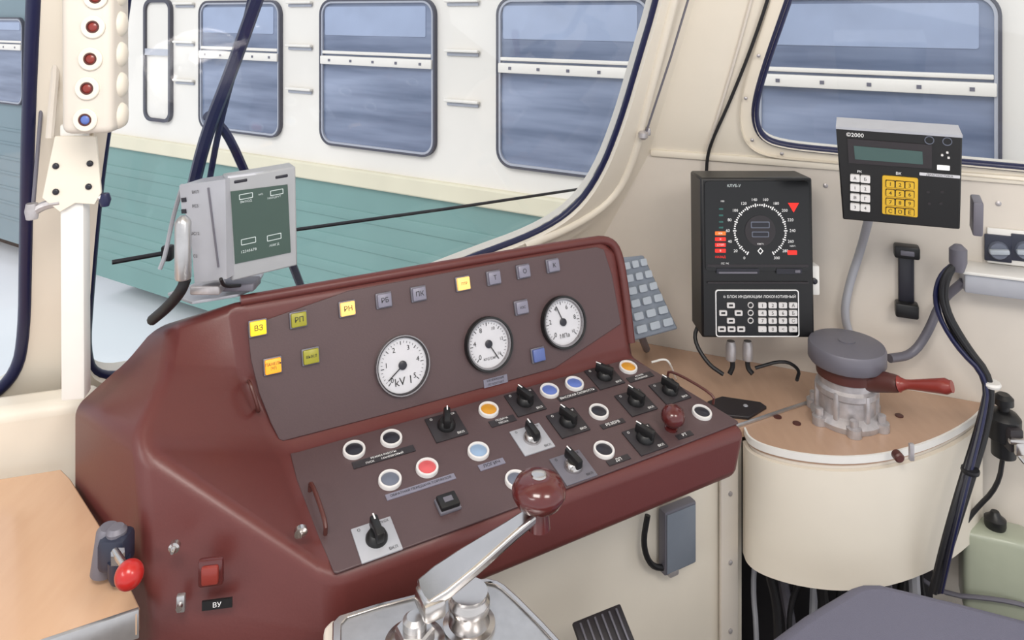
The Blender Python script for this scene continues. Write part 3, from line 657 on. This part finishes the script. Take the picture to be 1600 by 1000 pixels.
h0=at(1362,594,1.62); h1=at(1405,600,1.57); h2=at(1488,604,1.5)
c0_=V((.757,1.645,h0.z))
mb=MB(); mb.tube([c0_,h0,(h0+h1)/2,h1],lambda t:.030-.014*t,'brn',14); mesh('handle_arm',mb,bv)
mb=MB(); mb.tube([h1,(h1*.6+h2*.4),h2],lambda t:(.017-.008*t/.3) if t<.3 else (.009+.008*(t-.3)/.6 if t<.9 else .012),'redh',14); mesh('handle_grip',mb,bv,label='red handle grip')
# ---------------------------------------------------------------- cab signal display
BX=Plane(at(1097,528,1.72),(1,0,0),at(1098,278,1.735)-at(1097,528,1.72))
bw,bh=BX.l2(1269,278)
bd=thing('cab_signal_display','black cab signalling unit with speed dial and keypad on wall','display unit',BX.o)
mb=MB(); mb.prism(BX.M(),[(0,0),(bw,0),(bw,bh),(0,bh)],-.1,0,'black'); mesh('display_case',mb,bd,bevel=.005)
def P2(px,py): return BX.l2(px,py)
mb=MB(); mb.prism(BX.M(),rrect(bw*.93,bh*.56,.008,3,bw/2,bh*.70),0,.003,'blackg')
mb.prism(BX.M(),rrect(bw*.90,.006,.001,2,bw/2,bh*.452),0,.004,'dark')
mb.prism(BX.M(),rrect(bw*.90,.004,.001,2,bw/2,bh*.345),0,.004,'dark')
face=mesh('display_face',mb,bd)
mb=MB()
dc=P2(1187,360); R0=.060; S=Matrix.Translation(V((dc[0],dc[1],.003)))
for i in range(61):
    a=math.radians(240-300*i/60); rr=BX.M()@S@Matrix.Rotation(a,4,'Z'); mb.box(rr,(R0,0,.0004),(.008 if i%4==0 else .004,.0028,.0006),'wtxt')
for i in range(16):
    a=math.radians(240-300*i/15); mb.text(BX.M()@S,str(i*20),.0095,'wtxt',((R0+.016)*math.cos(a),(R0+.013)*math.sin(a),0))
mb.text(BX.M()@S,'км/ч',.007,'wtxt',(0,-.030,.001))
mb.prism(BX.M()@S,[(0,-.055),(.007,-.047),(0,-.039),(-.007,-.047)],0,.0006,'wtxt',[[(0,-.052),(.0045,-.047),(0,-.042),(-.0045,-.047)]])
mesh('speed_scale',mb,face)
mb=MB(); mb.prism(BX.M()@S,circ(.036,32),0,.0012,'dark'); mb.prism(BX.M()@S,rrect(.044,.015,.002,3,0,.014),.001,.002,'gcap'); mb.prism(BX.M()@S,rrect(.040,.011,.002,3,0,.014),.002,.0025,'mcap'); mb.prism(BX.M()@S,rrect(.040,.013,.002,3,0,-.008),.001,.002,'gcap'); mb.prism(BX.M()@S,rrect(.036,.009,.002,3,0,-.008),.002,.0025,'mcap'); mesh('speed_readout',mb,face)
c=P2(1239,324)
mb=MB(); mb.prism(BX.M(),[(c[0]-.013,c[1]+.011),(c[0]+.013,c[1]+.011),(c[0],c[1]-.011)],.003,.004,'redled'); mesh('warning_lamp',mb,face)
def lamp(p,w,h,m,txt=None):
    mb=MB(); mb.prism(BX.M(),rrect(w,h,.001,2,*P2(*p)),.003,.004,m)
    if txt: mb.text(BX.Mat(*p,off=.0041),txt,.006,'wtxt')
    mesh('lamp_segment',mb,face)
lamp((1237,394),.022,.010,'redled')
for py,t in ((364,'КЖ'),(373,'К'),(382,'СТОП'),(391,'Б')): lamp((1125,py),.025,.0085,'orgled' if py==364 else 'redled',t)
for py in (326,336,346,355): lamp((1126,py),.010,.004,'grnled')
mb=MB(); mb.prism(BX.M(),rrect(.10,.012,.002,2,*P2(1152,423)),.003,.005,'mcap'); mb.prism(BX.M(),rrect(.09,.004,.001,2,*P2(1152,425)),.005,.006,'greyd'); mesh('cassette_slot',mb,face)
mb=MB(); mb.prism(BX.M(),rrect(.06,.012,.002,2,*P2(1232,423)),.003,.005,'mcap'); mb.prism(BX.M(),rrect(.012,.006,.001,2,*P2(1245,423)),.005,.006,'greyd'); mesh('cassette_slot',mb,face)
for p,t,s_,m_ in (((1146,290),'КЛУБ-У',.009,'lcdt'),((1128,314),'100',.006,'wtxt'),((1125,401),'НАЗАД',.007,'redled'),((1238,384),'НАЧ.',.006,'wtxt'),((1132,411),'ПС ЭК',.006,'wtxt')):
    mb=MB(); mb.text(BX.Mat(*p,off=.0045 if p[1]==411 else .003),t,s_,m_); mesh('face_lettering',mb,face)
mb=MB(); kw=rrect(.195,.108,.006,3,bw*.49,bh*.155); mb.prism(BX.M(),kw,0,.003,'wtxt',[rrect(.191,.104,.005,3,bw*.49,bh*.155)]); mb.prism(BX.M(),rrect(.191,.104,.005,3,bw*.49,bh*.155),0,.002,'blackg')
mb.text(BX.Mat(1186,463,off=.003),'✻ БЛОК ИНДИКАЦИИ ЛОКОМОТИВНЫЙ',.0085,'wtxt'); kp=mesh('keypad',mb,bd)
n_=0
for r_,py in enumerate((476,488,500,513)):
    for cpx in (1190,1206,1222,1238):
        mb=MB(); mb.prism(BX.M(),rrect(.019,.013,.002,2,*P2(cpx,py)),.002,.006,'white2'); mb.text(BX.Mat(cpx,py,off=.0062),'123А456Б789С.0<>'[n_],.011,'btxt'); n_+=1; mesh('key',mb,kp)
for p in ((1141,476),(1129,488),(1153,488),(1141,500),(1127,513),(1142,513),(1157,513)):
    mb=MB(); mb.prism(BX.M(),rrect(.018,.012,.002,2,*P2(*p)),.002,.006,'white2',[rrect(.010,.005,.001,2,*P2(*p))]); mb.prism(BX.M(),rrect(.011,.006,.001,2,*P2(*p)),.002,.004,'blackg'); mesh('key',mb,kp)
for p in ((1172,476),(1172,488),(1172,500)):
    mb=MB(); mb.ring(BX.Mat(*p,off=.002),.005,.007,0,.003,'white2',16); mesh('key',mb,kp)
mb=MB(); mb.box(BX.M(),(bw+.012,bh*.33,-.05),(.03,.07,.04),'white',.004); mb.lathe(BX.M()@T((bw+.012,bh*.33,-.03)),[(.007,0),(.007,.006),(.003,.008)],'mcap',12); mesh('side_lock',mb,bd)
mb=MB(); mb.box(BX.M(),(bw/2,bh*.3,-.13),(.1,.1,.06),'greyd'); mesh('wall_mount',mb,bd)
for px in (1142,1168):
    mb=MB(); mb.lathe(T(at(px,546,1.76)),[(.010,-.026),(.012,-.024),(.012,.01),(.009,.02)],'zinc',14); mesh('cable_connector',mb,bd)
for L_,r_ in (([at(1142,555,1.76),at(1146,572,1.76),at(1140,584,1.76)],.006),([at(1168,555,1.76),at(1168,575,1.76),at(1176,584,1.75)],.006),([at(1092,505,1.8),at(1083,530,1.78),at(1105,568,1.75),at(1130,585,1.74)],.005),([at(1180,575,1.76),at(1225,562,1.76),at(1250,577,1.73),at(1245,594,1.7)],.004)):
    mb=MB(); mb.tube(L_,r_,'rub2',8); mesh('connector_cable',mb,bd)
# ---------------------------------------------------------------- upper right radio unit
c_bl=at(1317,345,1.55); c_br=at(1500,358,1.46)
RD=Plane(c_bl,V((c_br.x-c_bl.x,c_br.y-c_bl.y,0)),at(1306,200,1.53)-at(1317,345,1.55))
rd=thing('radio_control_unit','black control unit with display and yellow keypad on arm','control unit',c_bl)
cor=[RD.l2(*p) for p in ((1317,343),(1500,359),(1504,214),(1306,200))]
mb=MB(); mb.prism(RD.M(),cor,-.075,0,'black'); mesh('unit_case',mb,rd,bevel=.003)
mb=MB(); mb.prism(RD.M(),[RD.l2(*p) for p in ((1306,201),(1504,215),(1504,211),(1306,197))],-.07,.002,'grey'); mesh('top_cover',mb,rd)
mb=MB(); mb.prism(RD.M(),[RD.l2(*p) for p in ((1326,254),(1456,263),(1456,226),(1324,216))],0,.003,'dark'); mb.prism(RD.M(),[RD.l2(*p) for p in ((1336,248),(1442,256),(1441,236),(1334,227))],.003,.004,'lcdg')
mesh('display_window',mb,rd)
mb=MB(); c=RD.l2(1406,306); mb.prism(RD.M(),rrect(.064,.082,.003,2,*c),0,.003,'yel'); mesh('keypad_yellow',mb,rd)
for yy in range(4):
    for xx in range(3):
        mb=MB(); p=(1391+xx*15,286+yy*14+xx*1.2); mb.prism(RD.M(),rrect(.015,.013,.002,2,*RD.l2(*p)),.003,.007,'yel'); mb.prism(RD.M(),rrect(.0175,.0155,.002,2,*RD.l2(*p)),.003,.0035,'btxt'); mb.text(RD.Mat(*p,off=.0072),'123456789СОЕ'[yy*3+xx],.011,'btxt'); mesh('key',mb,rd)
for yy in range(4):
    for xx in range(2):
        p=(1336+xx*16,277+yy*15+xx*1.5); mb=MB(); mb.prism(RD.M(),rrect(.018,.015,.002,2,*RD.l2(*p)),.001,.007,'white2'); mb.text(RD.Mat(*p,off=.0072),'АБ12ВГ34'[yy*2+xx],.009,'btxt'); mesh('key',mb,rd)
mb=MB(); mb.text(RD.Mat(1336,211,off=.001),'©2000',.012,'wtxt'); mb.text(RD.Mat(1404,271,off=.001),'ВК',.008,'wtxt'); mb.text(RD.Mat(1343,268,off=.001),'РК',.007,'wtxt')
for p in ((1452,219),(1480,221)): mb.ring(RD.Mat(*p,off=.0),.007,.0085,0,.002,'gcap',20)
for p in ((1480,238),(1472,242),(1482,246)): mb.prism(RD.M(),rrect(.004,.004,.001,2,*RD.l2(*p)),0,.003,'white2')
mb.prism(RD.M(),rrect(.022,.010,.001,2,*RD.l2(1474,262)),0,.001,'wtxt'); mb.prism(RD.M(),rrect(.07,.006,.001,2,*RD.l2(1468,274)),0,.001,'dial')
mb.text(RD.Mat(1468,274,off=.001),'ДИАГНОСТИКА',.006,'btxt')
for p in ((1450,300),(1470,318),(1452,318),(1472,300)): mb.lathe(RD.Mat(*p,off=0),[(.003,0),(.003,.001)],'dark',10)
mesh('markings',mb,rd)
mb=MB(); mb.box(RD.M(),(.243,.03,-.03),(.018,.07,.05),'greyd',.004); mb.tube([RD.M()@V((.12,.10,-.07)),RD.M()@V((.12,.10,-.16)),RD.M()@V((.14,.08,-.32))],.014,'greyd',8); mesh('mounting_arm',mb,rd)
# ---------------------------------------------------------------- wall items on the right
mb=MB(); mb.tube([WR.hit(1358,340,.12),WR.hit(1345,390,.04),WR.hit(1328,440,.03),WR.hit(1318,490,.03),WR.hit(1330,530,.02)],.010,'grey',12); mesh('flexible_conduit',mb,label='grey flexible conduit running down the wall',cat='cable')
mb=MB(); mb.tube([at(1390,560,1.72),WR.hit(1425,555,.05),WR.hit(1450,520,.04),WR.hit(1470,470,.03),WR.hit(1505,440,.05)],.010,'greyd',12); mesh('flexible_conduit',mb,label='grey conduit bending from brake valve to wall ledge',cat='cable')
hk=thing('handset_bracket','black plastic handset holder on the wall','holder',WR.hit(1415,490))
TH=WR.Mat(1415,434); mb=MB(); mb.box(TH,(0,.0,.01),(.034,.165,.02),'mcap',.004); mesh('backplate',mb,hk)
mb=MB(); mb.box(TH,(0,.072,.024),(.055,.03,.035),'black',.005); mb.box(TH,(0,.072,.043),(.03,.012,.006),'greyd',.002); mesh('hook',mb,hk)
mb=MB(); mb.box(TH,(0,-.068,.024),(.05,.034,.035),'black',.005); mesh('hook',mb,hk)
sk=thing('switch_panel','white wall panel with two blue-grey rotary switches','switch',WR.hit(1580,412))
mb=MB(); mb.box(WR.Mat(1585,386),(.02,0,.004),(.15,.082,.008),'white',.002); mesh('switch_plate',mb,sk)
for px in (1558,1600):
    TT=WR.Mat(px,386); mb=MB(); mb.box(TT,(0,0,.009),(.054,.062,.006),'navy',.002); o=mesh('switch_base',mb,sk)
    mb=MB(); mb.lathe(TT@T((0,-.004,.012)),[(.021,0),(.020,.006),(.018,.010)],'gcap',24); mb.box(TT@T((0,-.004,.012))@Matrix.Rotation(.1,4,'Z'),(0,0,.012),(.04,.012,.016),'keyl',.004); mesh('switch_knob',mb,o)
mb=MB(); TT=WR.Mat(1560,432); mb.box(TT,(.06,0,.04),(.28,.045,.08),'grey',.005); mb.box(TT,(.06,.026,.045),(.29,.008,.09),'white',.003); mesh('wall_ledge',mb,label='grey metal cable trunking ledge on the wall',cat='ledge')
base=[(1500,405,.12),(1473,432,.12),(1468,480,.115),(1500,540,.125),(1547,592,.15),(1538,660,.18),(1508,760,.25),(1482,850,.27),(1462,925,.27)]
mb=MB()
for k,(r_,m_) in enumerate(((.008,'rub2'),(.006,'rub2'),(.005,'rubber'),(.006,'rub2'),(.004,'rub2'),(.005,'mcap'))):
    L_=[]
    for i,(x_,y_,o_) in enumerate(base):
        tight=.35 if i in (0,4) else 1.0
        L_.append(WR.hit(x_+tight*(9*math.sin(k*1.9+i*.45)),y_,o_+tight*.010*math.cos(k*1.9+i*.6)))
    mb.tube(L_,r_,m_,8)
mb.lathe(T(WR.hit(1549,600,.15)),[(.017,-.005),(.019,0),(.017,.005)],'white',14)
mb.lathe(T(WR.hit(1516,735,.235)),[(.017,-.004),(.018,0),(.017,.004)],'rub2',14)
mesh('cable_bundle',mb,label='thick black cable bundle hanging down the wall',cat='cable')
mb=MB(); mb.lathe(T(WR.hit(1497,403,.12)),[(.012,-.03),(.018,-.01),(.018,.02),(.008,.03)],'greyd',14); mesh('cable_gland',mb,label='grey metal cable gland at the ledge corner',cat='fitting')
vl=thing('wall_valve','black shut-off valve with chrome lever on wall pipe','valve',WR.hit(1567,715,.1))
tp_=WR.hit(1568,665,.10)
mb=MB(); mb.lathe(T(tp_),[(.016,-.07),(.024,-.065),(.024,-.03),(.034,-.025),(.034,.02),(.026,.03),(.015,.035)],'black',20); mb.box(T(tp_),(0,-.03,-.01),(.03,.03,.05),'dark',.005); mesh('valve_body',mb,vl)
mb=MB(); mb.lathe(T(tp_),[(.012,.03),(.012,.045),(.02,.048),(.02,.062),(.012,.07)],'black',16); mesh('valve_knob',mb,vl)
mb=MB(); mb.box(T(tp_),(0,-.05,-.005),(.045,.012,.012),'chrome',.004); mb.box(T(tp_),(0,-.05,-.02),(.02,.012,.03),'chrome',.004); mesh('valve_lever',mb,vl)
mb=MB(); mb.tube([tp_+V((0,0,-.06)),WR.hit(1560,760,.1),WR.hit(1520,800,.1),WR.hit(1500,830,.12)],.005,'rub2',8); mesh('valve_pipe',mb,vl)
mb=MB(); mb.tube([tp_+V((.02,0,-.05)),WR.hit(1610,735,.1),WR.hit(1700,735,.08)],.004,'chrome',8); mesh('valve_pipe',mb,vl)
tk=thing('tank','pale green plastic reservoir with black cap against wall','tank',WR.hit(1545,910,.06))
TT=WR.Mat(1545,855,off=.03); mb=MB(); mb.box(TT,(0,0,.04),(.135,.185,.08),'greenbox',.014,3); mesh('tank_body',mb,tk)
mb=MB(); c=TT@V((0,.092,.04)); mb.lathe(T(c),[(.02,0),(.022,.008),(.022,.02),(.012,.028),(.008,.036)],'black',16); mesh('tank_cap',mb,tk)
mb=MB(); mb.tube([TT@V((.08,-.04,.08)),TT@V((.0,-.03,.095)),TT@V((-.12,-.06,.09)),TT@V((-.2,-.02,.05))],.005,'greyd',8); mesh('tank_pipe',mb,tk)
# keypad handset behind the console
kb=thing('grey_keypad','grey-blue plastic keypad panel with rows of raised buttons','keypad',at(1000,528,1.72))
KP=Plane(at(990,533,1.70),at(1060,514,1.76)-at(990,533,1.70),at(966,403,1.76)-at(990,533,1.70))
ww,_=KP.l2(1060,514); x_,y_=KP.l2(966,403); x2_,y2_=KP.l2(1004,399)
mb=MB(); mb.prism(KP.M(),[(0,0),(ww,0),(x2_+.004,y2_),(x_,y_)],-.022,0,'keypad'); mesh('keypad_case',mb,kb,bevel=.004)
for r_ in range(6):
    for c_ in range(3):
        f=(r_+.75)/6.5; g_=(c_+.62)/3.25
        X=(x_*f)+g_*((ww)*(1-f)+(x2_+.004-x_)*f); Yv=(y_*f)
        wk=.72*((ww)*(1-f)+(x2_+.004-x_)*f)/3.25
        mb=MB(); mb.prism(KP.M(),rrect(wk,.016,.003,2,X,Yv),0,.008,'keyl'); mesh('key',mb,kb)
mb=MB(); mb.tube([at(1000,500,1.76),at(1000,520,1.82),CP.hit(1010,552)+V((0,0,.012))],.010,'greyd',8); mesh('stand',mb,kb)
# ---------------------------------------------------------------- seat
st_=thing('swivel_chair','dark grey-blue upholstered driver chair with padded cushion','chair',V((.75,1.1,0)))
SP=Plane((0,0,.55),(1,0,0),(0,1,0))
poly=[SP.l2(*p) for p in ((1345,902),(1372,902),(1500,932),(1640,968))]+[(1.2,1.15),(1.12,.72),(.62,.62),(.33,.9)]+[SP.l2(*p) for p in ((1170,1010),(1250,952),(1325,908))]
poly=[SP.loc(V((p[0],p[1],.55))) if i in (4,5,6,7) else p for i,p in enumerate(poly)]
mb=MB(); mb.prism(SP.M(),poly,-.09,0,'seat'); mesh('seat_cushion',mb,st_,bevel=.03,seg=4)
mb=MB(); mb.lathe(T((.75,1.05,0)),[(.2,0),(.2,.02),(.05,.04),(.045,.47)],'black',24); mesh('seat_pedestal',mb,st_)
# ---------------------------------------------------------------- lights, world, camera
sc=bpy.context.scene
w=bpy.data.worlds.new('w'); sc.world=w; w.use_nodes=True
bg=w.node_tree.nodes['Background']; bg.inputs[0].default_value=(.95,.97,1.0,1); bg.inputs[1].default_value=1.0
def area(loc,tgt,size,power,col=(1,1,1)):
    l=bpy.data.lights.new('fill_light','AREA'); l.size=size; l.energy=power; l.color=col  # unseen fill lights added under the ceiling to brighten the interior
    o=bpy.data.objects.new('fill_light',l); _link(o); o.location=loc; d=V(tgt)-V(loc); o.rotation_euler=d.to_track_quat('-Z','Y').to_euler(); return o
area((-.2,.2,2.25),(.0,1.3,.9),.6,20,(1,.95,.89))
area((.9,.1,2.25),(.9,1.8,.9),.6,17,(1,.96,.91))
s=bpy.data.lights.new('sun','SUN'); s.energy=1.7; s.angle=.5; s.color=(1,.98,.95); o=bpy.data.objects.new('sun',s); _link(o)
o.rotation_euler=V((.55,.75,-.75)).to_track_quat('-Z','Y').to_euler()
sc.view_settings.view_transform='Standard'; sc.view_settings.look='None'
cd=bpy.data.cameras.new('camera'); co=bpy.data.objects.new('camera',cd); _link(co)
co.location=CAM; co.rotation_euler=(math.pi/2,0,0); cd.sensor_width=36; cd.lens=FP/1600*36; cd.shift_y=-.3; cd.clip_start=.02
sc.camera=co
